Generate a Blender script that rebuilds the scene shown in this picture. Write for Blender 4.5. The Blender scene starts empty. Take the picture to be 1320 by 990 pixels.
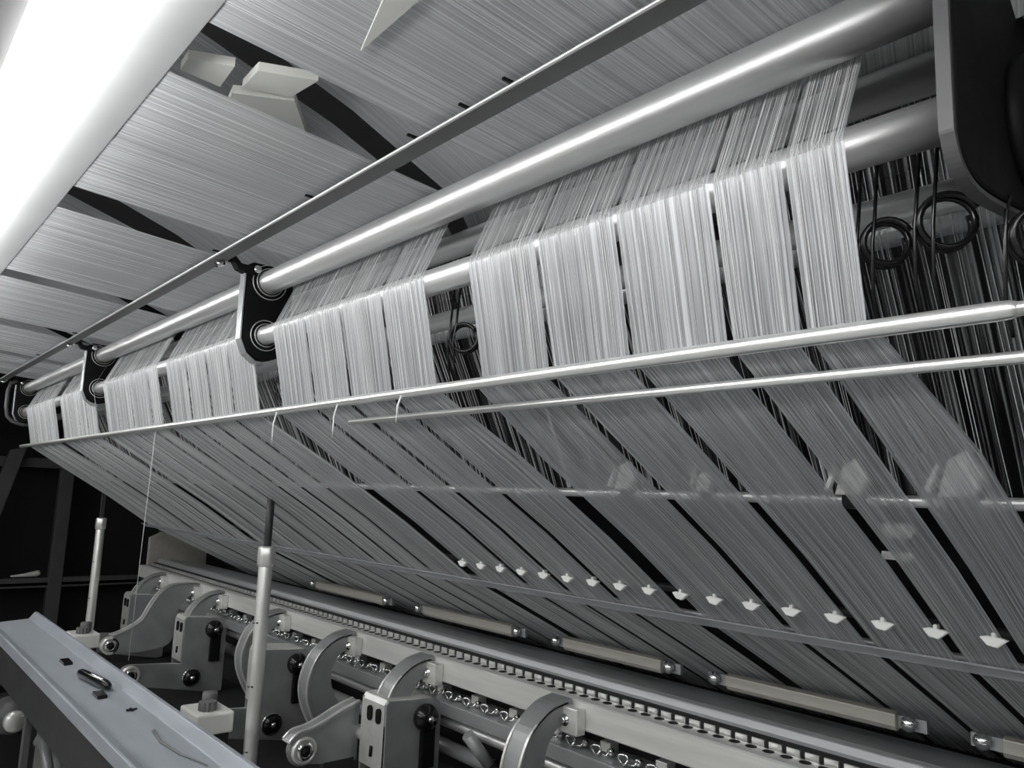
import bpy, bmesh, math, random
from mathutils import Vector, Matrix
random.seed(7)
C = bpy.context.scene.collection
H = 1.55                      # eye height: all sections below are written relative to it, floor is z = 0
PI = math.pi

# ------------------------------------------------------------------ materials
def new_mat(name):
    m = bpy.data.materials.new(name); m.use_nodes = True
    nt = m.node_tree
    return m, nt, nt.nodes, nt.links

def metal(name, col, rough=0.3, metallic=1.0, noise=0.12, scale=(6, 60, 60), bump=0.0, spec=0.5):
    m, nt, N, L = new_mat(name)
    b = N['Principled BSDF']
    b.inputs['Metallic'].default_value = metallic; b.inputs['Specular IOR Level'].default_value = spec
    tc = N.new('ShaderNodeTexCoord'); mp = N.new('ShaderNodeMapping'); mp.inputs['Scale'].default_value = scale
    nz = N.new('ShaderNodeTexNoise'); nz.inputs['Scale'].default_value = 1.0; nz.inputs['Detail'].default_value = 4
    L.new(tc.outputs['Object'], mp.inputs['Vector']); L.new(mp.outputs['Vector'], nz.inputs['Vector'])
    mix = N.new('ShaderNodeMix'); mix.data_type = 'RGBA'
    a = [max(0, c * (1 - noise * 1.6)) for c in col]; c2 = [min(1, c * (1 + noise * 1.6)) for c in col]
    mix.inputs['A'].default_value = (*a, 1); mix.inputs['B'].default_value = (*c2, 1)
    L.new(nz.outputs['Fac'], mix.inputs['Factor']); L.new(mix.outputs['Result'], b.inputs['Base Color'])
    mr = N.new('ShaderNodeMapRange'); mr.inputs['To Min'].default_value = rough * 0.8; mr.inputs['To Max'].default_value = min(1, rough * 1.25)
    L.new(nz.outputs['Fac'], mr.inputs['Value']); L.new(mr.outputs['Result'], b.inputs['Roughness'])
    if bump:
        bp = N.new('ShaderNodeBump'); bp.inputs['Strength'].default_value = bump; bp.inputs['Distance'].default_value = 0.002
        L.new(nz.outputs['Fac'], bp.inputs['Height']); L.new(bp.outputs['Normal'], b.inputs['Normal'])
    return m

def thread_mat(name, amin, amax, col=(0.80, 0.82, 0.84), fine=420, coarse=70, gloss=0.15, cmin=0.55):
    """a sheet of parallel yarns: streaks run along v, clear gaps between the yarns let light through"""
    m, nt, N, L = new_mat(name)
    N.remove(N['Principled BSDF'])
    out = N['Material Output']
    uv = N.new('ShaderNodeUVMap'); uv.uv_map = 'UVMap'
    def streak(su, sv, det):
        mp = N.new('ShaderNodeMapping'); mp.inputs['Scale'].default_value = (su, sv, 1)
        nz = N.new('ShaderNodeTexNoise'); nz.inputs['Scale'].default_value = 1.0; nz.inputs['Detail'].default_value = det
        nz.inputs['Roughness'].default_value = 0.65
        L.new(uv.outputs['UV'], mp.inputs['Vector']); L.new(mp.outputs['Vector'], nz.inputs['Vector'])
        return nz
    n1 = streak(fine, 1.3, 2.5); n2 = streak(coarse, 0.9, 2)
    mul = N.new('ShaderNodeMath'); mul.operation = 'MULTIPLY_ADD'; mul.inputs[1].default_value = 0.68
    L.new(n1.outputs['Fac'], mul.inputs[0])
    m2 = N.new('ShaderNodeMath'); m2.operation = 'MULTIPLY'; m2.inputs[1].default_value = 0.32
    L.new(n2.outputs['Fac'], m2.inputs[0]); L.new(m2.outputs[0], mul.inputs[2])
    ra = N.new('ShaderNodeMapRange'); ra.inputs['From Min'].default_value = 0.34; ra.inputs['From Max'].default_value = 0.66
    ra.inputs['To Min'].default_value = amin; ra.inputs['To Max'].default_value = amax
    L.new(mul.outputs[0], ra.inputs['Value'])
    rc = N.new('ShaderNodeMapRange'); rc.inputs['From Min'].default_value = 0.36; rc.inputs['From Max'].default_value = 0.64
    rc.inputs['To Min'].default_value = cmin; rc.inputs['To Max'].default_value = 1.0
    L.new(n1.outputs['Fac'], rc.inputs['Value'])
    cm = N.new('ShaderNodeMix'); cm.data_type = 'RGBA'; cm.blend_type = 'MULTIPLY'; cm.inputs['Factor'].default_value = 1
    cm.inputs['A'].default_value = (*col, 1); L.new(rc.outputs['Result'], cm.inputs['B'])
    d = N.new('ShaderNodeBsdfDiffuse'); t = N.new('ShaderNodeBsdfTranslucent'); g = N.new('ShaderNodeBsdfGlossy')
    g.inputs['Roughness'].default_value = 0.38
    L.new(cm.outputs['Result'], d.inputs['Color']); L.new(cm.outputs['Result'], t.inputs['Color']); L.new(cm.outputs['Result'], g.inputs['Color'])
    x1 = N.new('ShaderNodeMixShader'); x1.inputs['Fac'].default_value = 0.3
    L.new(d.outputs[0], x1.inputs[1]); L.new(t.outputs[0], x1.inputs[2])
    x2 = N.new('ShaderNodeMixShader'); x2.inputs['Fac'].default_value = gloss
    L.new(x1.outputs[0], x2.inputs[1]); L.new(g.outputs[0], x2.inputs[2])
    tr = N.new('ShaderNodeBsdfTransparent')
    x3 = N.new('ShaderNodeMixShader'); L.new(ra.outputs['Result'], x3.inputs['Fac'])
    L.new(tr.outputs[0], x3.inputs[1]); L.new(x2.outputs[0], x3.inputs[2])
    L.new(x3.outputs[0], out.inputs['Surface'])
    return m

def emit(name, col, strength):
    m, nt, N, L = new_mat(name)
    b = N['Principled BSDF']; b.inputs['Emission Color'].default_value = (*col, 1); b.inputs['Emission Strength'].default_value = strength
    b.inputs['Base Color'].default_value = (0.9, 0.9, 0.9, 1)
    return m

M = dict(
    tube=metal('brushed_steel_tube', (0.78, 0.78, 0.78), 0.36, 0.8, 0.08, (1.5, 90, 90)),
    rod=metal('polished_rod', (0.88, 0.88, 0.87), 0.30, 0.8, 0.05, (2, 80, 80)),
    cast=metal('cast_grey_paint', (0.34, 0.345, 0.35), 0.40, 0.4, 0.18, (14, 14, 14), 0.12),
    castlight=metal('machined_edge', (0.80, 0.80, 0.78), 0.36, 0.6, 0.15, (20, 20, 20)),
    black=metal('black_bracket_paint', (0.006, 0.006, 0.0065), 0.6, 0.0, 0.2, (20, 20, 20), 0.0, 0.18),
    knob=metal('black_plastic', (0.008, 0.008, 0.008), 0.18, 0.0, 0.1, (10, 10, 10)),
    wire=metal('black_wire', (0.015, 0.015, 0.016), 0.2, 0.3, 0.1, (10, 10, 10)),
    chrome=metal('chrome', (0.85, 0.85, 0.85), 0.12, 1, 0.05, (20, 20, 20)),
    rail=metal('ground_steel_rail', (0.80, 0.80, 0.77), 0.42, 0.5, 0.12, (3, 50, 50)),
    beige=metal('beige_bar', (0.52, 0.50, 0.45), 0.45, 0.5, 0.12, (4, 40, 40)),
    greybar=metal('grey_guide_bar', (0.46, 0.47, 0.48), 0.38, 0.6, 0.12, (2, 50, 50)),
    dark=metal('dark_steel', (0.045, 0.046, 0.048), 0.5, 0.4, 0.25, (8, 8, 8)),
    darker=metal('black_interior', (0.012, 0.012, 0.013), 0.8, 0.0, 0.3, (5, 5, 5)),
    frame=metal('dark_grey_frame', (0.10, 0.10, 0.102), 0.5, 0.2, 0.2, (8, 8, 8)),
    beam=metal('pale_painted_beam', (0.40, 0.43, 0.47), 0.45, 0.35, 0.12, (5, 30, 30), 0.05),
    white=metal('white_plastic', (0.80, 0.80, 0.76), 0.4, 0.0, 0.04, (20, 20, 20)),
    postm=metal('pale_post', (0.74, 0.74, 0.72), 0.3, 0.5, 0.08, (40, 40, 8)),
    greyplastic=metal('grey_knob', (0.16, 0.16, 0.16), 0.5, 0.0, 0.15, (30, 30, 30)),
    ceil=metal('dull_ceiling', (0.16, 0.16, 0.16), 0.9, 0.0, 0.25, (2, 2, 2)),
    panel=metal('pale_ceiling_panel', (0.72, 0.72, 0.68), 0.7, 0.0, 0.08, (8, 8, 8)),
    tray=metal('white_enamel_tray', (0.78, 0.79, 0.80), 0.5, 0.0, 0.04, (6, 6, 6)),
    wall=metal('dark_wall', (0.03, 0.03, 0.032), 0.9, 0.0, 0.25, (1, 1, 1)),
    floor=metal('concrete_floor', (0.42, 0.42, 0.41), 0.8, 0.0, 0.3, (2, 2, 2)),
    glossy=metal('white_gloss', (0.86, 0.86, 0.84), 0.15, 0.0, 0.04, (10, 10, 10)),
    yarn=metal('white_yarn', (0.85, 0.86, 0.86), 0.5, 0.0, 0.05, (10, 10, 10)),
    clear=None,
    lamp=emit('lamp_diffuser', (1.0, 1.0, 0.985), 14.5),
    sheet=thread_mat('warp_yarn_sheet', 0.46, 0.96),
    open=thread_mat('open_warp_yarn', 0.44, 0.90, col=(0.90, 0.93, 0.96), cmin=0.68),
    upper=thread_mat('spread_warp_yarn', 0.14, 0.62),
    sheet2=thread_mat('upper_warp_sheet', 0.66, 0.97, fine=420, coarse=45, cmin=0.72),
    inner=thread_mat('sparse_inner_yarn', -0.55, 0.62, fine=260, coarse=60),
)

# ------------------------------------------------------------------ geometry helpers
class MB:
    def __init__(self): self.bm = bmesh.new(); self.uv = None
    def box(self, x0, x1, y0, y1, z0, z1):
        vs = [self.bm.verts.new((x, y, z)) for x in (x0, x1) for y in (y0, y1) for z in (z0, z1)]
        for f in ((0,1,3,2),(4,6,7,5),(0,4,5,1),(2,3,7,6),(0,2,6,4),(1,5,7,3)):
            self.bm.faces.new([vs[i] for i in f])
        return self
    def prism(self, pts, a0, a1, axis='x'):
        def P(p, a):
            if axis == 'x': return (a, p[0], p[1])
            if axis == 'y': return (p[0], a, p[1])
            return (p[0], p[1], a)
        A = [self.bm.verts.new(P(p, a0)) for p in pts]; B = [self.bm.verts.new(P(p, a1)) for p in pts]
        n = len(pts)
        self.bm.faces.new(A); self.bm.faces.new(B[::-1])
        for i in range(n): self.bm.faces.new((A[i], B[i], B[(i+1) % n], A[(i+1) % n]))
        return self
    def strip(self, pts, x0, x1, th):
        """bent strip: follows pts in the (y,z) section, th thick towards its left side"""
        n = len(pts); off = []
        for i in range(n):
            a = Vector(pts[max(0, i-1)]); b = Vector(pts[min(n-1, i+1)]); d = (b-a).normalized()
            off.append((pts[i][0] - d.y*th, pts[i][1] + d.x*th))
        rings = []
        for i in range(n):
            rings.append([self.bm.verts.new((x0, *pts[i])), self.bm.verts.new((x1, *pts[i])), self.bm.verts.new((x1, *off[i])), self.bm.verts.new((x0, *off[i]))])
        for i in range(n-1):
            for k in range(4): self.bm.faces.new((rings[i][k], rings[i][(k+1) % 4], rings[i+1][(k+1) % 4], rings[i+1][k]))
        self.bm.faces.new(rings[0]); self.bm.faces.new(rings[-1][::-1])
        return self
    def tube(self, pts, r, seg=12, cap=True, closed=False):
        pts = [Vector(p) for p in pts]; n = len(pts); rr = r if isinstance(r, (list, tuple)) else [r]*n
        t0 = (pts[1]-pts[0]).normalized()
        ref = Vector((0,0,1)) if abs(t0.z) < 0.9 else Vector((1,0,0))
        nrm = (ref - t0*ref.dot(t0)).normalized(); rings = []
        for i in range(n):
            if closed: t = (pts[(i+1) % n] - pts[i-1]).normalized()
            else: t = (pts[min(n-1, i+1)] - pts[max(0, i-1)]).normalized()
            nrm = (nrm - t*nrm.dot(t)).normalized(); b = t.cross(nrm)
            rings.append([self.bm.verts.new(pts[i] + (nrm*math.cos(2*PI*k/seg) + b*math.sin(2*PI*k/seg))*rr[i]) for k in range(seg)])
        m = n if closed else n-1
        for i in range(m):
            A, B = rings[i], rings[(i+1) % n]
            for k in range(seg):
                f = self.bm.faces.new((A[k], A[(k+1) % seg], B[(k+1) % seg], B[k])); f.smooth = True
        if cap and not closed:
            self.bm.faces.new(rings[0][::-1]); self.bm.faces.new(rings[-1])
        return self
    def lathe(self, prof, origin, axis='x', seg=24):
        """prof: list of (distance along axis, radius)"""
        o = Vector(origin); ax = {'x': Vector((1,0,0)), 'y': Vector((0,1,0)), 'z': Vector((0,0,1))}[axis]
        u = {'x': Vector((0,1,0)), 'y': Vector((0,0,1)), 'z': Vector((1,0,0))}[axis]; v = ax.cross(u); rings = []
        for d, r in prof:
            rings.append([self.bm.verts.new(o + ax*d + (u*math.cos(2*PI*k/seg) + v*math.sin(2*PI*k/seg))*max(r, 1e-5)) for k in range(seg)])
        for A, B in zip(rings, rings[1:]):
            for k in range(seg):
                f = self.bm.faces.new((A[k], A[(k+1) % seg], B[(k+1) % seg], B[k])); f.smooth = True
        self.bm.faces.new(rings[0][::-1]); self.bm.faces.new(rings[-1])
        return self
    def build(self, name, mat, parent=None, bevel=0.0, offset=None, solid=True):
        if solid: bmesh.ops.recalc_face_normals(self.bm, faces=self.bm.faces)
        me = bpy.data.meshes.new(name); 
        off = Vector((0,0,H)) if offset is None else Vector(offset)
        # the origin sits at the shape's own centre
        bb = [v.co for v in self.bm.verts]
        lo = Vector((min(p.x for p in bb), min(p.y for p in bb), min(p.z for p in bb))); hi = Vector((max(p.x for p in bb), max(p.y for p in bb), max(p.z for p in bb)))
        c = (lo+hi)/2
        bmesh.ops.translate(self.bm, vec=-c, verts=self.bm.verts)
        self.bm.to_mesh(me); self.bm.free()
        for mm in (mat if isinstance(mat, (list, tuple)) else [mat]): me.materials.append(mm)
        o = bpy.data.objects.new(name, me); C.objects.link(o)
        wp = c + off
        if parent is not None:
            o.parent = parent
            base = parent.get('_w', None)
            pw = Vector(base) if base else parent.location
            o.location = wp - pw
            o['_w'] = list(wp)
        else:
            o.location = wp; o['_w'] = list(wp)
        if bevel:
            md = o.modifiers.new('bevel', 'BEVEL'); md.width = bevel; md.segments = 2; md.limit_method = 'ANGLE'; md.angle_limit = math.radians(40)
        return o

def tag(o, label=None, cat=None, group=None, kind=None):
    if label: o['label'] = label
    if cat: o['category'] = cat
    if group: o['group'] = group
    if kind: o['kind'] = kind
    return o

def empty(name, loc, label, cat, group=None):
    o = bpy.data.objects.new(name, None); o.empty_display_size = 0.05; C.objects.link(o)
    o.location = Vector(loc) + Vector((0,0,H)); o['_w'] = list(o.location)
    return tag(o, label, cat, group)

def copy_tree(o, parent=None, shift=(0,0,0)):
    c = o.copy(); C.objects.link(c)
    if parent is not None: c.parent = parent
    else: c.location = o.location + Vector(shift)
    for ch in [x for x in o.children]: copy_tree(ch, c)
    return c

def arc(cy, cz, r, a0, a1, n=7):
    return [(cy + r*math.cos(math.radians(a0 + (a1-a0)*i/(n-1))), cz + r*math.sin(math.radians(a0 + (a1-a0)*i/(n-1)))) for i in range(n)]

def smooth(pts, n=5):
    """Catmull-Rom through section points"""
    P = [Vector(p) for p in pts]; out = []
    for i in range(len(P)-1):
        p0 = P[max(0, i-1)]; p1 = P[i]; p2 = P[i+1]; p3 = P[min(len(P)-1, i+2)]
        for k in range(n):
            t = k/n
            out.append(tuple(0.5*((2*p1) + (p2-p0)*t + (2*p0-5*p1+4*p2-p3)*t*t + (3*p1-p0-3*p2+p3)*t**3)))
    out.append(tuple(P[-1])); return out

# ------------------------------------------------------------------ the section of the machine (y, z relative to the eye)
UT = (0.637, 0.4265); UR = 0.0245        # upper tube
LT = (0.637, 0.313); LR = 0.0195        # lower tube
BT = (0.735, 0.412); BR = 0.020         # back tube
DB = (0.640, 0.151); DR = 0.0068        # deflection bar
BB = (1.222, -0.200); BBR = 0.006       # lower bar under the slanting sheet
X_FAR, X_NEAR = -4.30, 0.75

# ------------------------------------------------------------------ setting
def plane_box(name, x0, x1, y0, y1, z0, z1, mat):
    o = MB().box(x0, x1, y0, y1, z0, z1).build(name, mat, offset=(0,0,0)); o['kind'] = 'structure'; return o
plane_box('floor', -8.2, 3.2, -3.2, 4.2, -0.1, 0.0, M['floor'])
plane_box('ceiling', -8.2, 3.2, -3.2, 4.2, 3.3, 3.4, M['ceil'])
plane_box('wall_left', -8.2, -8.0, -3.2, 4.2, 0.0, 3.3, M['wall'])
plane_box('bounce_wall', -8.0, 3.2, -3.4, -3.2, 0.0, 3.3, M['tray'])  # pale unseen wall, added to bounce light under the slanting threads
plane_box('wall_back', -8.0, 3.2, 4.0, 4.2, 0.0, 3.3, M['wall'])

# ------------------------------------------------------------------ lamp
lamp = empty('linear_lamp', (-1.6, 0.12, 0.47), 'long glowing white linear lamp running along the top left corner', 'lamp')
MB().box(-5.0, 1.2, 0.087, 0.153, 0.412, 0.446).build('diffuser', M['lamp'], lamp, bevel=0.008)
MB().prism([(0.084,0.447),(0.150,0.4475),(0.237,0.4845),(0.237,0.4862),(0.150,0.462),(0.084,0.462)], -5.0, 1.2).build('tray', M['tray'], lamp)
MB().box(-5.0, 1.2, -0.03, 0.0835, 0.440, 0.462).build('housing', M['frame'], lamp, bevel=0.003)
for x in (-4.5, -2.9, -1.3, 0.3):
    MB().tube([(x,0.02,0.462),(x,0.02,3.3-H)], 0.004, 8).build('hanger', M['dark'], lamp)

# ------------------------------------------------------------------ warp thread bands
def ribbon(path, xs, uvofs, bm, uvl, mat_index=lambda i: 0):
    """path: (y,z) list; xs: function i -> (x_left, x_right)"""
    L = [0.0]
    for a, b in zip(path, path[1:]): L.append(L[-1] + math.hypot(b[0]-a[0], b[1]-a[1]))
    prev = None
    for i, (y, z) in enumerate(path):
        xa, xb = xs(i)
        va = bm.verts.new((xa, y, z)); vb = bm.verts.new((xb, y, z))
        if prev:
            f = bm.faces.new((prev[0], prev[1], vb, va)); f.smooth = True; f.material_index = mat_index(i)
            for lp, (u, v) in zip(f.loops, ((0, L[i-1]), (1, L[i-1]), (1, L[i]), (0, L[i]))):
                lp[uvl].uv = (uvofs + u*abs(prev[2]), v + uvofs*0.37)
        prev = (va, vb, xb-xa)

def yarns(path, xs, n, bm, r=0.00035, lift=0.0012, jit=0.004, mi=1):
    for _ in range(n):
        s = random.random(); pts = []; j = 0
        for i, (y, z) in enumerate(path):
            xa, xb = xs(i); j += random.uniform(-jit, jit)*0.5
            x = min(xb-0.002, max(xa+0.002, xa + 0.002 + s*(xb-xa-0.004) + j))
            a = Vector(path[max(0, i-1)]); b = Vector(path[min(len(path)-1, i+1)]); d = (b-a).normalized()
            pts.append(Vector((x, y + d.y*lift, z - d.x*lift)))
        prev = None
        for i, p in enumerate(pts):
            ring = [bm.verts.new(p + Vector((r*math.cos(q), r*0.7*math.sin(q), r*0.7*math.sin(q)))) for q in (0.5, 2.6, 4.7)]
            if prev:
                for k in range(3):
                    f = bm.faces.new((prev[k], prev[(k+1) % 3], ring[(k+1) % 3], ring[k])); f.material_index = mi; f.smooth = True
            prev = ring

def finish_sheet(bm, name, mats, label, group):
    mb = MB(); mb.bm.free(); mb.bm = bm
    o = mb.build(name, mats, solid=False)
    return tag(o, label, 'threads', group)

# section path of one front band: over the upper tube, down its back, over the front of the lower tube,
# down to the deflection bar, then slanting away under the lower bar to the guide bars
ut_w = arc(*UT, UR+0.0012, 88, -22, 7)
lt_w = arc(*LT, LR+0.0012, 158, 186, 5)
FRONT = ut_w + lt_w + [(0.6335, 0.235), (0.651, 0.152)]
DIAG = [(0.6525,0.147), (0.80,0.058), (1.00,-0.063), (1.217,-0.2065)]
LOW = [(1.229,-0.2125), (1.45,-0.318), (1.74,-0.458)]
PATH = FRONT + DIAG + LOW
nF, nD = len(FRONT), len(DIAG)
def band(xr, xl, label, group, edge_r=False, edge_l=False):
    """xr > xl are the centres of the dark gaps on both sides"""
    bm = bmesh.new(); uvl = bm.loops.layers.uv.new('UVMap')
    g0 = random.uniform(0.0012, 0.0035)
    def xs(i):
        if i < 7: g = g0*0.6
        elif i < nF-1: g = g0
        elif i < nF: g = g0*1.5
        elif i < nF+nD: g = 0.0068
        else: g = 0.0068
        # below the fold the outer yarns of a section fan out and close most of the gap beside it
        e = 0.0 if i < nF else (0.034 if i > nF else 0.012)
        return xl + (-e if edge_l else g), xr - (-e if edge_r else g)
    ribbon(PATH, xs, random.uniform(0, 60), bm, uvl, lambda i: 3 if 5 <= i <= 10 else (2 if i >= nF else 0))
    yarns(PATH, xs, 22, bm, jit=0.0022)
    return finish_sheet(bm, 'warp_thread_band', [M['sheet'], M['yarn'], M['open'], M['upper']], label, group)

ORD = ['first', 'second', 'third', 'fourth', 'fifth']
groups = [
    ([0.29, 0.16, 0.03, -0.10], None, None),
    ([-0.296,-0.352,-0.432,-0.556,-0.686,-0.822], 'right of the gap showing a wire ring', +1),
    ([-0.930,-1.048,-1.184,-1.315,-1.455], 'right of the middle black bracket', -1),
    ([-1.562,-1.698,-1.835,-1.97,-2.122], 'left of the middle black bracket', +2),
    ([-2.197,-2.288,-2.465,-2.618,-2.765], 'right of the small third bracket', -1),
    ([-2.885,-3.02,-3.136,-3.262,-3.416], 'left of the small third bracket', +2),
    ([-3.512,-3.655,-3.795,-3.935,-4.122], 'right of the farthest bracket', -1),
]
for xs_, where, mode in groups:
    n = len(xs_)-1
    for i in range(n):
        if where is None:
            lab = ['slanting white thread band cut by the lower right frame edge', 'slanting white thread band second in from the lower right edge', 'slanting white thread band just below the nearest bracket'][i]
        else:
            if mode == +1: k = n-1-i; lab = f'white warp thread band, {ORD[k]} one {where}'
            elif mode == +2: k = i; lab = f'white warp thread band, {ORD[k]} one {where}'
            else: k = n-1-i; lab = f'white warp thread band, {ORD[k]} one {where}'
        band(xs_[i], xs_[i+1], lab, 'white warp thread bands over the lower tube', i == 0, i == n-1)

# upper sheets, from above the lamp to the top of the upper tube
UP = [(0.10,0.4945), (0.24,0.4865), (0.36,0.4775), (0.50,0.466), (0.60,0.4575), (0.6375, 0.4545)]
upper = [
    (0.45, -0.27, 'streaky overhead thread sheet cut by the top right of the frame'),
    (-0.31, -0.797, 'large streaky overhead thread sheet in the top middle'),
    (-0.930, -1.425, 'overhead thread sheet below the hole that shows the pale panels'),
    (-1.555, -2.122, 'overhead thread sheet reaching the middle black bracket from above'),
    (-2.200, -2.765, 'overhead thread sheet third from the left, above the small bracket'),
    (-2.885, -3.42, 'overhead thread sheet second from the left edge'),
    (-3.512, -4.122, 'farthest overhead thread sheet at the left edge'),
]
for xr, xl, lab in upper:
    bm = bmesh.new(); uvl = bm.loops.layers.uv.new('UVMap')
    xs = lambda i, a=xl, b=xr: (a, b)
    ribbon(UP, xs, random.uniform(0, 60), bm, uvl)
    yarns(UP, xs, 22, bm, lift=0.001, jit=0.006)
    finish_sheet(bm, 'overhead_thread_sheet', [M['sheet2'], M['yarn']], lab, 'overhead thread sheets')

# second layer above, running to the back tube and down inside the machine
UP2 = [(0.09,0.660), (0.25,0.6156), (0.50,0.5456), (0.70,0.470), (0.735,0.4335)]
for (r0, l0, r1, l1, lab) in (
    (0.5, -0.94, 0.45, -0.985, 'upper layer thread sheet seen above the top middle sheet'),
    (-1.012, -1.655, -1.030, -1.83, 'upper layer thread sheet seen through the hole by the pale panels'),
    (-1.80, -2.30, -1.88, -2.34, 'upper layer thread sheet seen in the gap above the middle bracket'),
    (-2.33, -3.10, -2.46, -3.12, 'upper layer thread sheet seen in the gap above the small bracket'),
    (-3.2, -4.12, -3.2, -4.12, 'farthest upper layer thread sheet above the left sheets')):
    bm = bmesh.new(); uvl = bm.loops.layers.uv.new('UVMap'); nn = len(UP2)-1
    xs = lambda i: (l0 + (l1-l0)*i/nn, r0 + (r1-r0)*i/nn)
    ribbon(UP2, xs, random.uniform(0, 60), bm, uvl)
    finish_sheet(bm, 'upper_layer_thread_sheet', [M['sheet2'], M['yarn']], lab, 'upper layer thread sheets')

INNER = arc(*BT, BR+0.001, 90, 0, 6) + [(0.80,0.27), (0.895,0.08), (0.922,0.0205)]
for xr, xl, lab in ((0.45, -0.875, 'sparse dark inner thread curtain behind the nearest bracket and wire rings'),
                    (-0.885, -2.16, 'sparse inner thread curtain seen in the gap right of the middle bracket'),
                    (-2.17, -4.12, 'sparse inner thread curtain behind the far brackets')):
    bm = bmesh.new(); uvl = bm.loops.layers.uv.new('UVMap')
    xs = lambda i: (xl, xr)
    ribbon(INNER, xs, random.uniform(0, 60), bm, uvl)
    yarns(INNER, xs, int(110*(xr-xl)), bm, r=0.0005, jit=0.006)
    finish_sheet(bm, 'inner_thread_curtain', [M['inner'], M['yarn']], lab, 'inner thread curtains')

# ------------------------------------------------------------------ tubes and bars along the machine
def xtube(name, sec, r, mat, label, cat='tube', x0=X_FAR, x1=X_NEAR, seg=40, group=None):
    o = MB().tube([(x0,*sec), ((x0+x1)/2,*sec), (x1,*sec)], r, seg).build(name, mat)
    return tag(o, label, cat, group)
xtube('upper_tube', UT, UR, M['tube'], 'thick polished steel tube crossing above the white bands, topmost of the tubes', x1=-0.205)
xtube('lower_tube', LT, LR, M['tube'], 'polished steel tube that the white thread bands bend over', x1=-0.205)
xtube('back_tube', BT, BR, M['tube'], 'steel tube behind the bands, between upper and lower tubes', x1=-0.205)
xtube('inner_tube', (0.765, 0.298), 0.016, M['tube'], 'steel tube seen just below and behind the lower tube at right')
xtube('inner_tube', (0.93, 0.335), 0.018, M['greybar'], 'dim grey tube deep behind the black wire rings', x1=0.7)
db = xtube('deflection_bar', DB, DR*0.82, M['rod'], 'bright slim bar where the thread bands fold back under', 'bar')
MB().tube([(X_FAR,*DB), (-2,*DB), (-0.195,*DB), (-0.185,*DB), (-0.18,*DB)], [DR*1.15, DR*1.15, DR*1.15, DR*1.05, DR*0.82], 24).build('sleeve', M['rod'], db)
xtube('thin_guide_rod', (0.672, 0.1205), 0.0052, M['rod'], 'thin shiny rod just below the bright fold bar, at right', 'rod', x0=-1.22, x1=0.4)
xtube('lower_bar', (1.236,-0.2005), BBR, M['greybar'], 'thin bar along the lower edge of the slanting thread bands', 'bar', x0=-4.25)
M['clear'], _nt, _N, _L = new_mat('clear_plastic_strip')
_b = _N['Principled BSDF']; _b.inputs['Base Color'].default_value = (0.62,0.65,0.68,1); _b.inputs['Roughness'].default_value = 0.35
_t = _N.new('ShaderNodeBsdfTransparent'); _m = _N.new('ShaderNodeMixShader'); _m.inputs['Fac'].default_value = 0.42
_L.new(_t.outputs[0], _m.inputs[1]); _L.new(_b.outputs[0], _m.inputs[2]); _L.new(_m.outputs[0], _N['Material Output'].inputs['Surface'])
o = MB().prism([(1.196,-0.1985),(1.221,-0.2140),(1.221,-0.2165),(1.196,-0.2010)], -4.25, 0.5).build('clear_edge_strip', M['clear']); tag(o, 'translucent pale strip along the lower edge of the slanting thread bands', 'strip')
mid = xtube('middle_tube', (0.918, 0.0125), 0.0068, M['rod'], 'thin bright tube seen dimly through the slanting bands at right', 'tube')
strip = MB().prism([(0.515,0.4555),(0.519,0.4555),(0.543,0.4535),(0.543,0.4520),(0.519,0.4530),(0.515,0.4520)], X_FAR-0.1, X_NEAR).build('shade_strip', M['greyplastic'])  # thin dark strip standing in for the shade along the rod
tag(strip, 'dark strip in place of shade beside a bright rod under the overhead thread sheets', 'strip')
MB().tube([(X_FAR-0.1,0.513,0.4525),(-2,0.513,0.4525),(X_NEAR,0.513,0.4525)], 0.0024, 10).build('edge_rod', M['rod'], strip)
for x in (-0.62,-0.7,-0.81,-1.1,-1.5,-2.1,-2.7,-3.3):
    MB().box(x-0.002, x+0.002, 0.500, 0.535, 0.4545, 0.4575).build('clip', M['black'], strip)

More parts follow.
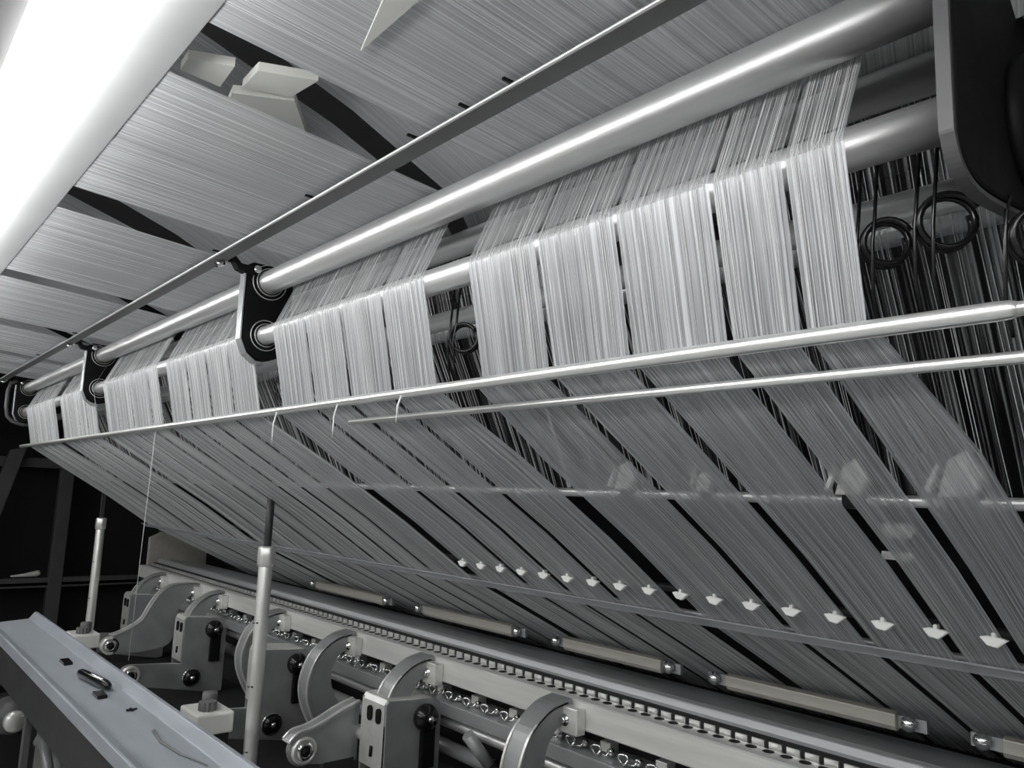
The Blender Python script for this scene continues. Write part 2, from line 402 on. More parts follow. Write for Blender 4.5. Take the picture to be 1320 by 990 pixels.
# ------------------------------------------------------------------ brackets
def make_bracket(x, label):
    t = empty('tube_bracket', (x, 0.637, 0.29), label, 'bracket', 'black tube brackets')
    th = 0.011
    prof = [(0.588,0.449)] + [(0.592,0.458),(0.601,0.463)] + [(0.672,0.462)] + smooth([(0.672,0.462),(0.685,0.445),(0.690,0.42)],3)[1:] + [(0.688,0.33)] \
        + arc(0.637, 0.312, 0.0515, 8, -100, 12) + smooth([(0.622,0.262),(0.603,0.275),(0.590,0.295)],3)[1:]
    MB().prism(prof, x-th, x+th).build('plate', M['black'], t, bevel=0.002)
    MB().strip([(0.586,0.452),(0.586,0.38),(0.587,0.30),(0.600,0.272),(0.620,0.2575),(0.6375,0.2545)], x-th-0.001, x+th+0.001, -0.004).build('edge_trim', M['greybar'], t, bevel=0.001)
    for c, r in ((UT, UR), (LT, LR)):
        rim = MB(); pr = []
        rim.lathe([(th-0.001, r+0.013), (th+0.0015, r+0.013), (th+0.0015, r+0.0115), (th-0.001, r+0.0115)], (x, *c)).build('bearing_ring', M['castlight'], t)
        MB().lathe([(th-0.002, r+0.0055), (th+0.003, r+0.0055), (th+0.003, r+0.001), (th-0.002, r+0.001)], (x, *c)).build('bearing', M['dark'], t)
        MB().lathe([(th+0.002, r+0.0052), (th+0.0042, r+0.0052), (th+0.0042, r+0.004), (th+0.002, r+0.004)], (x, *c)).build('inner_ring', M['castlight'], t)
    a = MB().prism([(0.612,0.440),(0.600,0.452),(0.572,0.4525),(0.556,0.468),(0.549,0.464),(0.566,0.440),(0.596,0.432)], x-0.004, x+0.019).build('arm', M['black'], t, bevel=0.0015)
    MB().lathe([(0.017,0.0001),(0.019,0.0085),(0.0225,0.008),(0.024,0.005),(0.024,0.0001)], (x, 0.605, 0.4465), seg=16).build('bolt', M['chrome'], t)
    s = MB().tube([(x+0.008,0.556,0.458),(x+0.008,0.540,0.4495),(x+0.008,0.537,0.448)], 0.0032, 10); 
    s.tube([(x+0.008,0.5385,0.4488),(x+0.008,0.524,0.441)], 0.0068, 10)
    s.build('thumb_screw', M['chrome'], t)
    return t
bx = [(-1.55,'middle black bracket with two bearing rings carrying the steel tubes'),
      (-2.905,'third black bracket from the right, small, left of the middle one'),
      (-4.27,'farthest black bracket at the left frame edge with a hose beside it')]
for x, lab in bx: make_bracket(x, lab)

# nearest bracket: bigger plate cropped by the right frame edge
t = empty('tube_bracket', (-0.19, 0.637, 0.29), 'nearest big black bracket cropped by the right frame edge', 'bracket', 'black tube brackets')
x0, x1 = -0.2085, -0.1965
prof = [(0.585,0.60),(0.90,0.60),(0.90,0.36)] + smooth([(0.90,0.36),(0.86,0.29),(0.78,0.262),(0.70,0.252),(0.635,0.2475),(0.602,0.2545),(0.587,0.272),(0.585,0.30)], 4)[1:]
MB().prism(prof, x0, x1).build('plate', M['black'], t, bevel=0.003)
MB().strip(smooth([(0.5835,0.60),(0.5835,0.45),(0.5835,0.30),(0.5865,0.272),(0.602,0.2535),(0.635,0.246),(0.70,0.2505),(0.76,0.258)], 6), x0+0.0005, x1-0.001, -0.004).build('edge_trim', M['frame'], t)
MB().lathe([(0,0.066),(0.006,0.066),(0.012,0.060),(0.012,0.052),(0.004,0.050)], (x1,0.757,0.336), seg=40).build('bearing_housing', M['black'], t)
MB().lathe([(0.003,0.052),(0.010,0.052),(0.016,0.047),(0.016,0.034),(0.008,0.030)], (x1,0.757,0.336), seg=40).build('bearing_ring', M['tube'], t)

# hose by the far bracket
o = MB().tube([(-4.25,0.585,0.452),(-4.25,0.560,0.440),(-4.25,0.552,0.40),(-4.25,0.553,0.33),(-4.25,0.562,0.285),(-4.25,0.585,0.262),(-4.25,0.625,0.250),(-4.25,0.66,0.25)], 0.008, 12).build('rubber_hose', M['frame'])
tag(o, 'grey rubber hose curving around the farthest bracket at left', 'hose')

# ------------------------------------------------------------------ black wire rings on prongs
def make_ring(x, y, zr, ztop, r, label, grp='black wire ring hangers', k=1.0):
    t = empty('wire_ring_hanger', (x, y, zr), label, 'hanger', grp)
    loop = []
    n = 44; tx, ty = 0.80, 0.60
    for i in range(n+1):
        a = 2*PI*2*i/n + 0.4; w = (i/n-0.5)*0.020
        loop.append((x + r*tx*math.cos(a) - ty*w, y + r*ty*math.cos(a) + tx*w, zr + r*math.sin(a)))
    MB().tube(loop, 0.0030*k, 8).build('ring', M['wire'], t)
    for dx in (-0.018*k, -0.003*k):
        MB().tube([(x+dx+0.003,y-0.012,ztop),(x+dx,y-0.014,zr+r),(x+dx-0.001,y-0.018,zr-0.004),(x+dx-0.005,y-0.010,zr-0.05*k),(x+dx-0.004,y,zr-0.08*k)], 0.0018*k, 8).build('prong', M['wire'], t)
    return t
make_ring(-0.300, 0.70, 0.243, 0.318, 0.020, 'black wire ring hanger right beside the last white band')
make_ring(-0.248, 0.70, 0.250, 0.318, 0.023, 'black wire ring hanger under the nearest bracket')
make_ring(-0.180, 0.70, 0.222, 0.256, 0.021, 'black wire ring hanger cropped by the right edge')
make_ring(-0.935, 0.70, 0.238, 0.318, 0.021, 'black wire ring hanger in the gap right of the middle bracket')
make_ring(-1.505, 0.672, 0.222, 0.275, 0.013, 'small wire ring hanger below the middle bracket', k=0.6)
make_ring(-2.155, 0.70, 0.240, 0.318, 0.018, 'small wire ring hanger in the gap left of the middle bracket', k=0.8)
make_ring(-2.815, 0.672, 0.222, 0.275, 0.013, 'small wire ring hanger below the third bracket', k=0.6)
make_ring(-3.465, 0.70, 0.240, 0.318, 0.018, 'tiny wire ring hanger in the gap near the farthest bracket', k=0.8)

# ------------------------------------------------------------------ loose thread ends and the hanging yarn
for x, d, lab in ((-1.445, 0.055, 'longest loose white thread end hanging from the fold bar at left'),
                  (-1.20, 0.052, 'loose white thread end hanging below the fold bar, middle of three'),
                  (-1.0, 0.036, 'faint loose thread end hanging rightmost of three')):
    y = 0.632; z = 0.141
    o = MB().tube([(x,y+0.002,z+0.006),(x-0.002,y-0.002,z-d*0.3),(x-0.004,y-0.001,z-d*0.7),(x-0.009,y+0.001,z-d)], [0.0014,0.0016,0.0014,0.0008], 6).build('loose_thread', M['yarn'])
    tag(o, lab, 'thread', 'loose thread ends on the fold bar')
o = MB().tube([(-2.25,0.645,0.143),(-2.6,0.74,-0.2),(-2.93,0.83,-0.60)], 0.0013, 6).build('hanging_yarn', M['yarn'])
tag(o, 'single thin yarn slanting down in front of the dark background', 'thread')

# ------------------------------------------------------------------ posts with their switch boxes
def make_post(x, y, ztop, zf, zbot, label):
    t = empty('support_post', (x,y,zbot), label, 'post', 'white support posts')
    MB().tube([(x,y,zf-0.05),(x,y,0.03),(x,y,ztop)], 0.0105, 16).build('spindle', M['dark'], t)
    MB().lathe([(zbot-0,0.0195),(zf-0.035,0.0195),(zf-0.030,0.018)], (x,y,0), axis='z', seg=10).build('tube', M['postm'], t, bevel=0.001)
    MB().lathe([(zf-0.036,0.020),(zf-0.030,0.0255),(zf+0.016,0.0255),(zf+0.022,0.021),(zf+0.022,0.012)], (x,y,0), axis='z', seg=6).build('ferrule', M['postm'], t, bevel=0.003)
    for k in range(3):
        MB().tube([(x-0.010,y-0.0178,zf-0.19-0.17*k),(x+0.014,y-0.0158,zf-0.186-0.17*k)], 0.002, 6).build('mark', M['black'], t)
    return t
make_post(-2.15, 0.948, 0.03, -0.185, -1.55, 'nearer white post with a hexagonal ferrule, in front of the levers')
make_post(-4.20, 0.998, -0.02, -0.195, -1.55, 'farther thin white post standing before the dark rack')

def make_sensor(cx, cy, z0, s, label):
    t = empty('switch_box', (cx,cy,z0), label, 'switch box', 'white switch boxes')
    w, d, h = 0.070*s, 0.052*s, 0.056*s
    MB().box(cx-w, cx+w, cy-d, cy+d, z0, z0+h).build('housing', M['white'], t, bevel=0.006)
    MB().lathe([(0,0.022*s),(0.034*s,0.022*s),(0.038*s,0.019*s),(0.038*s,0.001)], (cx-0.02*s,cy+0.012*s,z0+h), axis='z', seg=8).build('square_knob', M['greyplastic'], t)
    kb = MB()
    pts = []
    for i in range(24):
        rr = (0.025 if i % 2 else 0.021)*s; pts.append((cx+0.022*s+rr*math.cos(2*PI*i/24), cy-0.008*s+rr*math.sin(2*PI*i/24)))
    kb.prism(pts, z0+h, z0+h+0.024*s, 'z').build('fluted_knob', M['greyplastic'], t)
    MB().box(cx-w*0.7, cx+w*0.9, cy-d*0.6, cy+d*0.8, -1.55, z0).build('column', M['darker'], t)
    return t
make_sensor(-2.28, 0.868, -0.674, 1.0, 'nearer white switch box with grey knobs beside the post')
make_sensor(-3.90, 0.905, -0.718, 1.05, 'farther white switch box at the foot of the thin post')

# ------------------------------------------------------------------ front beam
bm_ = empty('front_beam', (-2.3, 0.57, -1.55), 'long pale steel channel beam crossing the lower left corner', 'beam')
BX0, BX1 = -3.58, 0.2
prof = [(0.478,-0.520),(0.486,-0.520),(0.490,-0.535),(0.520,-0.545),(0.632,-0.537),(0.650,-0.513),(0.660,-0.513),(0.660,-0.526),(0.640,-0.552),(0.520,-0.558),(0.486,-0.552),(0.478,-0.552)]
MB().prism(prof, BX0, BX1).build('channel', M['beam'], bm_, bevel=0.0015)
MB().box(BX0-0.05, BX1, 0.480, 0.492, -0.655, -0.552).build('front_web', M['dark'], bm_)
MB().box(BX0-0.05, BX1, 0.492, 0.56, -0.66, -0.648).build('lower_flange', M['dark'], bm_)
for x in (-2.62, -2.12, -1.7):
    MB().box(x-0.016, x+0.016, 0.484, 0.50, -1.55, -0.66).build('stanchion', M['frame'], bm_)
MB().lathe([(0,0.008),(0.014,0.008),(0.018,0.004)], (-3.45,0.505,-0.545), axis='z', seg=12).build('bolt', M['chrome'], bm_)
def on_beam(y): return -0.5445 + (y-0.52)*0.0715
# things lying on it
t = empty('handle', (-2.58,0.57,on_beam(0.57)), 'black capsule shaped handle lying on the pale beam', 'handle')
zc = on_beam(0.59)+0.013
MB().tube([(-2.48,0.577,zc),(-2.475,0.5775,zc),(-2.455,0.579,zc+0.001),(-2.29,0.598,zc+0.002),(-2.27,0.6005,zc+0.001),(-2.265,0.601,zc)], [0.002,0.009,0.0125,0.0125,0.009,0.002], 14).build('grip', M['knob'], t)
MB().tube([(-2.45,0.577,zc+0.0105),(-2.30,0.5945,zc+0.0115)], 0.004, 8).build('inlay', M['chrome'], t)
for (x,y,w,lab) in ((-2.685,0.585,0.035,'small dark clip lying on the beam above the capsule handle'),(-2.24,0.574,0.030,'small dark clip lying on the beam just below the capsule handle')):
    z = on_beam(y)
    o = MB().prism([(x-w,z+0.0005),(x+w,z+0.0005),(x+w*0.9,z+0.008),(x-w*0.7,z+0.010)], y-0.012, y+0.012, 'y').build('dark_clip', M['knob'], None, 0.001); tag(o, lab, 'clip')
z = on_beam(0.60)
o = MB().box(-2.072,-2.048,0.600,0.604,z,z+0.004).box(-2.062,-2.057,0.590,0.614,z,z+0.004).build('cross_pin', M['knob']); tag(o, 'tiny black cross shaped pin on the pale beam', 'pin')
o = MB().tube([(-1.86,0.595,on_beam(0.595)+0.002),(-1.78,0.585,on_beam(0.585)+0.002),(-1.68,0.592,on_beam(0.592)+0.002),(-1.58,0.612,on_beam(0.612)+0.002)], [0.0045,0.003,0.0025,0.001], 8).build('string_scrap', M['greyplastic']); tag(o, 'short dark string lying along the near end of the pale beam', 'string')

# ------------------------------------------------------------------ needle rail
rail = empty('needle_rail', (-2.0, 1.33, -0.47), 'long ground steel rail with a row of fine teeth below the threads', 'rail')
MB().prism([(1.316,-0.446),(1.320,-0.443),(1.368,-0.443),(1.368,-0.505),(1.320,-0.505),(1.316,-0.502)], -4.62, 0.4).build('bar', M['rail'], rail)
hb = MB()
x = -4.6
while x < -0.2:
    hb.prism([(x+0.011*math.cos(a), 1.3535+0.0105*math.sin(a)) for a in [2*PI*i/12 for i in range(12)]], -0.4445, -0.4424, 'z'); x += 0.036
hb.build('slot_row', M['black'], rail)
tb = MB(); x = -4.6
while x < -0.2:
    tb.box(x-0.0130, x+0.0130, 1.376, 1.380, -0.450, -0.433); x += 0.036
tb.build('tooth_row', M['rod'], rail)
MB().box(-4.62, 0.4, 1.380, 1.404, -0.50, -0.4315).build('tooth_backing', M['darker'], rail)
MB().prism([(1.404,-0.470),(1.404,-0.425),(1.412,-0.412),(1.424,-0.409),(1.55,-0.428),(1.62,-0.433),(1.62,-0.470)], -4.62, 0.4).build('trough', M['greybar'], rail, bevel=0.002)

# clip tray just under the rail
tray = empty('clip_tray', (-2.0, 1.36, -0.56), 'narrow grey tray of shiny wire clips under the steel rail', 'tray')
MB().prism([(1.318,-0.556),(1.40,-0.549),(1.40,-0.586),(1.322,-0.592)], -4.5, 0.3).build('tray_bar', M['greybar'], tray, bevel=0.002)
x = -4.35; k = 0
while x < -0.7:
    cl = MB()
    zz = -0.552
    lp = [(x + 0.010*math.cos(a)*1.3, 1.334 + 0.004*math.sin(2*a), zz + 0.011 + 0.010*math.sin(a)) for a in [2*PI*i/14 for i in range(14)]]
    cl.tube(lp, 0.0026, 6, closed=True)
    cl.tube([(x+0.013,1.334,zz+0.004),(x+0.030,1.336,zz+0.006),(x+0.036,1.340,zz+0.016)], 0.0026, 6)
    cl.lathe([(0,0.008),(0.012,0.008),(0.016,0.004)], (x+0.028,1.352,zz+0.002), axis='z', seg=8)
    cl.build('wire_clip', M['chrome'], tray)
    if k % 2 == 0: MB().box(x-0.012, x+0.018, 1.36, 1.39, zz+0.002, zz+0.024).build('block', M['castlight'], tray, bevel=0.002)
    x += 0.078; k += 1

# shafts under it
xtube('drive_shaft', (1.36,-0.618), 0.016, M['tube'], 'steel shaft running behind the cast levers, upper of two', 'shaft', x0=-4.5, x1=0.2, seg=20)
xtube('drive_shaft', (1.39,-0.70), 0.020, M['cast'], 'grey shaft running behind the cast levers, lower of two', 'shaft', x0=-4.5, x1=0.2, seg=20)

# ------------------------------------------------------------------ curved arms and plate levers
C_OUT = smooth([(1.314,-0.452),(1.262,-0.463),(1.21,-0.499),(1.182,-0.548),(1.172,-0.60),(1.183,-0.656),(1.221,-0.73),(1.274,-0.797)], 4)
C_IN = smooth([(1.33,-0.80),(1.315,-0.72),(1.255,-0.63),(1.238,-0.565),(1.262,-0.510),(1.314,-0.492)], 4)
def mount(x, t):
    mb_ = MB().box(x-0.012, x+0.048, 1.288, 1.3155, -0.512, -0.455).build('mounting_block', M['rail'], t, bevel=0.003)
    MB().lathe([(0,0.013),(-0.003,0.013),(-0.003,0.009),(-0.010,0.009),(-0.012,0.006),(-0.012,0.0001)], (x+0.012,1.288,-0.483), axis='y', seg=12).build('bolt', M['chrome'], mb_)
def make_c_arm(x, label):
    t = empty('curved_arm', (x,1.25,-0.8), label, 'arm', 'curved cast arms')
    MB().prism(C_OUT + C_IN, x+0.004, x+0.026).build('web', M['cast'], t, bevel=0.002)
    fl = MB().strip(C_OUT, x-0.034, x+0.0275, -0.010).build('flange', M['cast'], t)
    MB().strip([(p[0]-0.0105, p[1]-0.001) for p in C_OUT], x-0.034, x-0.028, -0.004).build('outer_rim', M['castlight'], fl)
    MB().strip([(p[0]-0.0105, p[1]-0.001) for p in C_OUT], x+0.021, x+0.0275, -0.004).build('inner_rim', M['castlight'], fl)
    mount(x+0.022, t); return t
S_OUT = smooth([(1.314,-0.452),(1.262,-0.450),(1.196,-0.456),(1.150,-0.490),(1.116,-0.545),(1.086,-0.598),(1.024,-0.635),(0.970,-0.655)], 4)
S_IN = smooth([(0.950,-0.70),(1.00,-0.724),(1.113,-0.722),(1.20,-0.70),(1.222,-0.64),(1.225,-0.565),(1.262,-0.505),(1.314,-0.492)], 4)
def bearing(x, y, z, r, t):
    bh = MB().lathe([(-0.02,r),(0.020,r),(0.022,r*0.92),(0.022,r*0.74),(0.018,r*0.72)], (x,y,z), seg=28).build('bearing_housing', M['castlight'], t)
    MB().lathe([(0.016,r*0.70),(0.024,r*0.66),(0.026,r*0.5),(0.026,r*0.36),(0.020,r*0.34)], (x,y,z), seg=24).build('bearing_race', M['chrome'], bh)
    MB().lathe([(0.018,r*0.34),(0.030,r*0.30),(0.032,0.0001)], (x,y,z), seg=12).build('pin', M['black'], bh)
def make_s_arm(x, label, dy=0.0, dz=0.0):
    t = empty('swan_neck_arm', (x,1.2,-0.75), label, 'arm', 'swan neck cast arms')
    MB().prism(S_OUT + S_IN, x+0.002, x+0.022).build('web', M['cast'], t, bevel=0.002)
    fl = MB().strip(S_OUT, x-0.026, x+0.024, -0.009).build('flange', M['cast'], t)
    MB().strip([(p[0]-0.005, p[1]+0.006) for p in S_OUT], x+0.016, x+0.024, -0.004).build('inner_rim', M['castlight'], fl)
    MB().strip([(p[0]-0.005, p[1]+0.006) for p in S_OUT], x-0.026, x-0.019, -0.004).build('outer_rim', M['castlight'], fl)
    bearing(x, 0.965, -0.688, 0.036, t)
    mount(x+0.012, t); return t
make_c_arm(-1.315, 'largest curved arm, at the bottom edge of the frame, bolted to the rail')
make_c_arm(-2.285, 'curved arm right of the nearer white post, standing alone')
make_c_arm(-2.795, 'curved arm partly hidden just left of the nearer white post')
make_c_arm(-3.40, 'curved arm right behind the third plate lever from the bottom')
make_s_arm(-3.70, 'swan neck arm left of the post, above the pale beam')
make_c_arm(-1.85, 'curved arm whose top shows behind the nearest slotted plate lever')
t = empty('swan_neck_arm', (-1.95,1.05,-0.72), 'short swan neck arm with a bearing beside the nearest slotted plate lever', 'arm', 'swan neck cast arms')
up = smooth([(1.16,-0.575),(1.11,-0.590),(1.06,-0.612),(1.02,-0.626),(0.985,-0.632),(0.963,-0.650)], 4)
MB().prism(up + arc(1.0,-0.668,0.040,160,290,8) + [(1.08,-0.715),(1.16,-0.72)], -1.962, -1.945).build('web', M['cast'], t, bevel=0.002)
fl = MB().strip(up, -1.985, -1.94, -0.008).build('flange', M['cast'], t)
MB().strip([(p[0]-0.002, p[1]+0.008) for p in up], -1.948, -1.940, -0.004).build('inner_rim', M['castlight'], fl)
MB().strip([(p[0]-0.002, p[1]+0.008) for p in up], -1.985, -1.978, -0.004).build('outer_rim', M['castlight'], fl)
bearing(-1.955, 1.0, -0.668, 0.034, t)
MB().tube([(-1.96,1.17,-0.65),(-1.90,1.17,-0.65)], 0.018, 14).build('pivot_pin', M['castlight'], t)
MB().box(-1.964,-1.944,1.06,1.15,-0.86,-0.71).build('foot', M['dark'], t)
make_c_arm(-4.185, 'farthest curved arm at the dark rack end of the rail')

PL = [(1.150,-0.545),(1.158,-0.536),(1.30,-0.545),(1.325,-0.56),(1.325,-0.842),(1.30,-0.848),(0.985,-0.788)] + arc(0.957,-0.742,0.040,-60,-265,10) + [(1.10,-0.712),(1.150,-0.718)]
def make_lever(x, label):
    t = empty('plate_lever', (x,1.2,-0.85), label, 'lever', 'slotted plate levers')
    MB().prism(PL, x-0.012, x).build('side_plate', M['cast'], t, bevel=0.002)
    fr = MB().strip([(1.150,-0.715),(1.150,-0.60),(1.1515,-0.550),(1.160,-0.536),(1.18,-0.535),(1.30,-0.545)], x-0.125, x-0.0005, -0.008)
    fo = fr.build('front_plate', M['castlight'], t, bevel=0.002)
    MB().prism([(1.152,-0.545),(1.30,-0.555),(1.31,-0.80),(1.152,-0.75)], x-0.125, x-0.117).build('back_plate', M['cast'], t)
    for dx in (0.035, 0.078):
        sl = MB(); pts = [(x-dx + 0.011*math.cos(a), -0.580 + (0.008 if math.sin(a) > 0 else -0.008) + 0.011*math.sin(a)) for a in [2*PI*i/20 for i in range(20)]]
        sl.prism(pts, 1.1455, 1.152, 'y').build('slot', M['black'], fo)
    MB().tube([(x-0.060,1.148,-0.660),(x-0.062,1.148,-0.685)], 0.005, 8).build('slot', M['black'], fo)
    kn = MB().lathe([(0,0.033),(0.012,0.036),(0.024,0.032),(0.034,0.018),(0.036,0.0001)], (x,1.268,-0.590), seg=24).build('knob', M['knob'], t)
    MB().lathe([(0.0345,0.010),(0.040,0.008),(0.041,0.0001)], (x,1.268,-0.590), seg=8).build('screw', M['chrome'], kn)
    MB().box(x-0.002, x+0.014, 1.258, 1.30, -0.72, -0.60).build('knob_arm', M['black'], t, bevel=0.003)
    MB().lathe([(0,0.036),(0.005,0.036),(0.005,0.030),(0.001,0.030)], (x,1.195,-0.777), seg=28).build('washer', M['chrome'], t)
    nu = MB().lathe([(0.0,0.030),(0.010,0.030),(0.018,0.022),(0.020,0.010),(0.020,0.0001)], (x,1.195,-0.777), seg=24).build('nut', M['knob'], t)
    MB().lathe([(0.019,0.011),(0.025,0.009),(0.026,0.0001)], (x,1.195,-0.777), seg=8).build('nut_centre', M['chrome'], nu)
    bearing(x-0.004, 0.957, -0.742, 0.036, t)
    return t
for x, lab in ((-1.795,'nearest plate lever with two slots and a black knob, at the bottom edge'),
               (-2.565,'plate lever half hidden behind the nearer white post'),
               (-3.345,'third plate lever, between the white post and the far switch box'),
               (-4.13,'farthest plate lever, beside the farther switch box')):
    make_lever(x, lab)
# black roller links between levers
for x, lab in ((-1.62,'black roller link low beside the nearest plate lever'),(-2.05,'shiny link block at the bottom edge right of the nearer post'),(-3.05,'dark roller link right of the third plate lever')):
    t = empty('roller_link', (x,1.35,-0.72), lab, 'link', 'roller links')
    MB().lathe([(0,0.040),(0.02,0.042),(0.05,0.036),(0.06,0.016),(0.06,0.0001)], (x,1.37,-0.712), seg=24).build('roller', M['knob'], t)
    MB().lathe([(0.058,0.012),(0.066,0.010),(0.067,0.0001)], (x,1.37,-0.712), seg=8).build('screw', M['chrome'], t)
    MB().tube([(x-0.01,1.29,-0.60),(x+0.01,1.37,-0.70)], 0.016, 10).build('link_rod', M['cast'], t)
    MB().box(x+0.005, x+0.03, 1.355, 1.385, -0.85, -0.72).build('foot', M['dark'], t)

# dark base of the machine below the levers
o = MB().box(-4.6, 0.4, 1.44, 2.6, -1.55, -0.475).build('machine_base', M['darker']); tag(o, 'dark machine base behind and below the cast levers', 'machine base')
o = MB().box(-4.6, 0.4, 1.02, 1.42, -1.55, -0.85).build('machine_sill', M['darker']); tag(o, 'black machine sill under the cast levers', 'machine base')
# pale end plate at the far end of the guide bars
o = MB().prism([(1.375,-1.55),(1.375,-0.30),(1.44,-0.27),(1.70,-0.35),(1.70,-1.55)], -4.72, -4.69).build('end_plate', M['beige'], None, 0.003); tag(o, 'pale beige end plate at the far end of the rail', 'plate')

# beige segments along the guide bars
for xa, xb, lab in ((-1.005,-0.650,'beige bar segment at lower right, longest in view'),(-0.480,-0.10,'beige bar segment cut by the lower right corner'),
                    (-1.50,-1.18,'beige bar segment in the lower middle'),(-2.15,-1.71,'beige bar segment right of the nearer post'),(-2.9,-2.4,'farthest beige bar segment near the left post')):
    t = empty('guide_segment', ((xa+xb)/2,1.5,-0.37), lab, 'bar', 'beige guide bar segments')
    MB().prism([(1.492,-0.381),(1.492,-0.360),(1.500,-0.3565),(1.512,-0.3565),(1.512,-0.390),(1.498,-0.390)], xa, xb).build('bar', M['beige'], t, bevel=0.002)
    for xx in (xa-0.030, xb+0.022):
        MB().lathe([(0,0.012),(-0.008,0.014),(-0.014,0.010),(-0.016,0.0001)], (xx,1.500,-0.372), axis='y', seg=14).build('fitting', M['chrome'], t)
    MB().box(xa-0.05, xb+0.05, 1.502, 1.512, -0.384, -0.362).build('carrier', M['greybar'], t)

# white pieces imitating specular glints at the foot of the slanting sheet
cb = xtube('glint_row_bar', (1.315,-0.170), 0.008, M['dark'], 'dark bar behind the bands and the row of white glint stand-ins', 'bar', x0=-4.2, x1=0.2, seg=12)
def glint_mesh():
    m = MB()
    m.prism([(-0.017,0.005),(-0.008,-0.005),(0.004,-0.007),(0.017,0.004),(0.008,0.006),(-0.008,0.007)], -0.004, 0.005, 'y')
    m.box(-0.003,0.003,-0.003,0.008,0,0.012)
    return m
g0 = glint_mesh().build('glint_piece', M['glossy'], None, 0.002)
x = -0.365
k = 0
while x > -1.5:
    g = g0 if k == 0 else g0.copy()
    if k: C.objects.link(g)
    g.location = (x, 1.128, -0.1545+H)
    tag(g, f'small white glint stand-in at the foot of the bands, number {k+1} counted from the right', 'guide', 'white glint stand-ins in a row')
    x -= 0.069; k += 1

# clamps on the middle tube, white reflective faces
for x, s, lab in ((-0.785,0.85,'white faced clamp behind the bands, left of the other three'),(-0.643,0.55,'small white clamp behind the bands, second from left'),
                   (-0.436,0.85,'white faced clamp on the dim tube, second from the right'),(-0.318,1.0,'biggest white faced clamp, nearest the right edge')):
    t = empty('tube_clamp', (x,0.918,0.0125), lab, 'clamp', 'white faced clamps')
    MB().prism([(x-0.022*s,0.018),(x+0.014*s,0.018),(x+0.024*s,0.018+0.024*s),(x+0.008*s,0.018+0.050*s),(x-0.010*s,0.018+0.040*s)], 0.900, 0.912, 'y').build('face', M['glossy'], t, bevel=0.001)
    MB().lathe([(-0.016*s,0.011),(0.016*s,0.011)], (x,0.918,0.0125), seg=16).build('collar', M['dark'], t)
    MB().prism([(x-0.036*s,0.024),(x-0.030*s,0.022),(x-0.018*s,0.052),(x-0.022*s,0.054)], 0.898, 0.906, 'y').build('fin', M['glossy'], t)
# two pale tags under the middle tube
for (x, z, lab) in ((-0.430,-0.023,'pale tag hanging below the dim tube, upper one'),(-0.432,-0.054,'pale tag hanging below the dim tube, lower one')):
    h = 0.018 if z > -0.04 else 0.010
    o = MB().prism([(x-0.020,z-h/2),(x+0.016,z-h/2),(x+0.022,z+h*0.2),(x+0.012,z+h/2),(x-0.018,z+h/2)], 1.01, 1.015, 'y').build('pale_tag', M['glossy'], None); tag(o, lab, 'tag')

# ------------------------------------------------------------------ pale panels above the overhead sheets
def panel(name, corners, z, th, label):
    o = MB().prism(corners, z, z+th, 'z').build(name, M['panel']); return tag(o, label, 'panel')
panel('ceiling_board', [(-0.938,0.261),(-0.914,0.310),(-0.977,0.315),(-0.971,0.263)], 0.515, 0.012, 'pale panel seen through the hole in the overhead sheets, left one')
panel('ceiling_board', [(-0.902,0.335),(-0.871,0.401),(-0.935,0.394),(-0.958,0.337)], 0.515, 0.012, 'pale panel seen through the hole in the overhead sheets, right one')
panel('ceiling_board', [(-0.981,0.333),(-0.941,0.402),(-1.08,0.50),(-1.20,0.375)], 0.515, 0.012, 'pale panel half covered by the overhead sheet below the hole')
panel('paper_wedge', [(-0.612,0.342),(-0.588,0.3685),(-0.708,0.372)], 0.4715, 0.003, 'pale pointed wedge lying on the overhead sheet at the top')

# ------------------------------------------------------------------ dark rack in the background at left
rk = empty('steel_rack', (-6.6, 1.2, -1.55), 'dark steel rack standing behind the machine at left', 'rack')
for y in (0.55, 1.30, 2.05, 2.8):
    MB().box(-6.65,-6.57, y-0.045, y+0.045, -1.55, 0.35).build('upright', M['frame'], rk, bevel=0.004)
for z in (0.12, -0.74, -1.4):
    MB().box(-6.63,-6.58, 0.3, 2.85, z-0.035, z+0.035).build('crossbar', M['frame'], rk, bevel=0.004)
MB().box(-6.9,-6.87, 0.2, 2.9, -1.55, 0.3).build('back_panel', M['darker'], rk)
MB().box(-6.86,-6.58, 0.3, 2.85, -0.76, -0.74).build('shelf', M['dark'], rk)
o = MB().prism([(0.90,0.20),(1.00,0.23),(0.60,-1.55),(0.50,-1.55)], -6.5, -6.44).build('leaning_board', M['frame'], None, 0.003); tag(o, 'dark grey board leaning against the rack at the left edge', 'board')
o = MB().tube([(-6.6,1.02,-0.690),(-6.6,1.10,-0.685),(-6.6,1.18,-0.675),(-6.6,1.20,-0.67)], [0.006,0.012,0.022,0.018], 12).build('white_tool', M['white']); tag(o, 'small white tool lying on the rack shelf', 'tool')

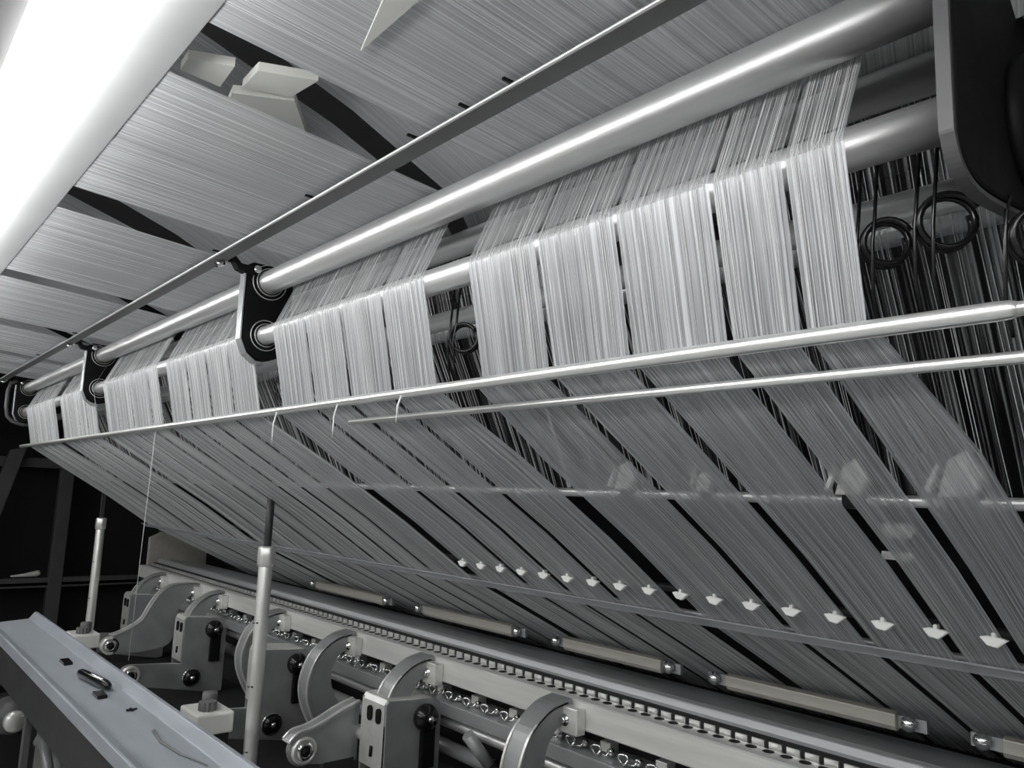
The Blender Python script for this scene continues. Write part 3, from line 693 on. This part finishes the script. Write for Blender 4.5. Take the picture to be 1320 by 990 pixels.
# ------------------------------------------------------------------ machinery under the beam at lower left
for (pts, r, lab) in (([(-3.50,0.70,-0.985),(-3.40,0.685,-0.945),(-3.28,0.68,-0.945),(-3.20,0.68,-0.99),(-3.22,0.68,-1.08),(-3.30,0.68,-1.30),(-3.32,0.68,-1.53)], 0.017, 'grey ribbed hose curving below the motor, upper one'),
                      ([(-3.45,0.74,-1.04),(-3.33,0.735,-1.02),(-3.24,0.735,-1.04),(-3.22,0.74,-1.10),(-3.26,0.74,-1.30),(-3.27,0.74,-1.53)], 0.017, 'grey ribbed hose curving below the motor, lower one')):
    o = MB().tube([Vector(p) for p in pts], r, 14).build('ribbed_hose', M['cast']); tag(o, lab, 'hose')
t = empty('motor', (-3.80,0.66,-1.55), 'dark ribbed motor with a shiny collar in the lower left corner', 'motor')
MB().lathe([(0,0.062),(0.02,0.072),(0.04,0.064),(0.06,0.072),(0.08,0.064),(0.10,0.072),(0.12,0.060),(0.15,0.035),(0.16,0.0001)], (-3.92,0.66,-0.965), seg=28).build('housing', M['frame'], t)
MB().lathe([(0.135,0.040),(0.17,0.040),(0.18,0.030),(0.18,0.0001)], (-3.92,0.66,-0.965), seg=20).build('collar', M['castlight'], t)
MB().box(-3.90,-3.80,0.61,0.71,-1.55,-1.02).build('foot', M['darker'], t)
t = empty('clamp_fitting', (-3.66,0.70,-1.55), 'small bright fitting on a dark stand under the far end of the beam', 'fitting')
MB().tube([(-3.66,0.70,-0.885),(-3.64,0.70,-0.87),(-3.62,0.70,-0.835)], 0.011, 10).build('elbow', M['chrome'], t)
MB().box(-3.675,-3.645,0.69,0.72,-1.55,-0.885).build('stand', M['dark'], t)

# ------------------------------------------------------------------ light: fill lamp added behind the camera for the slanting threads
t = empty('fill_lamp', (-1.5,-1.6,0.64), 'added fill lamp, unseen behind the viewer, brightening the slanting thread bands', 'lamp')
MB().box(-4.5,1.5,-1.66,-1.54,0.60,0.64).build('diffuser', emit('fill_diffuser', (1,1,0.99), 17.5), t)
MB().box(-4.5,1.5,-1.70,-1.50,0.64,0.68).build('housing', M['tray'], t)
MB().box(-4.5,1.5,-1.61,-1.59,0.68,3.3-H).build('hanger', M['dark'], t)

w = bpy.data.worlds.new('World'); bpy.context.scene.world = w; w.use_nodes = True
w.node_tree.nodes['Background'].inputs['Color'].default_value = (0.9, 0.95, 1.0, 1)
w.node_tree.nodes['Background'].inputs['Strength'].default_value = 0.09

# ------------------------------------------------------------------ camera
R = [[0.65356268,-0.08498571,-0.75208594],[0.75592555,0.12298185,0.64300235],[0.03784691,-0.98876332,0.14461922]]
cd = bpy.data.cameras.new('camera'); cam = bpy.data.objects.new('camera', cd); C.objects.link(cam)
cd.sensor_width = 36; cd.lens = 1000/1320*36; cd.clip_start = 0.01
cam.matrix_world = Matrix(((R[0][0], -R[0][1], -R[0][2], 0), (R[1][0], -R[1][1], -R[1][2], 0), (R[2][0], -R[2][1], -R[2][2], H), (0,0,0,1)))
sc = bpy.context.scene; sc.camera = cam
sc.view_settings.view_transform = 'Standard'; sc.view_settings.look = 'None'
sc.view_settings.gamma = 1; sc.view_settings.use_curve_mapping = False
sc.view_settings.exposure = 0.0
for o in bpy.data.objects:
    if '_w' in o: del o['_w']
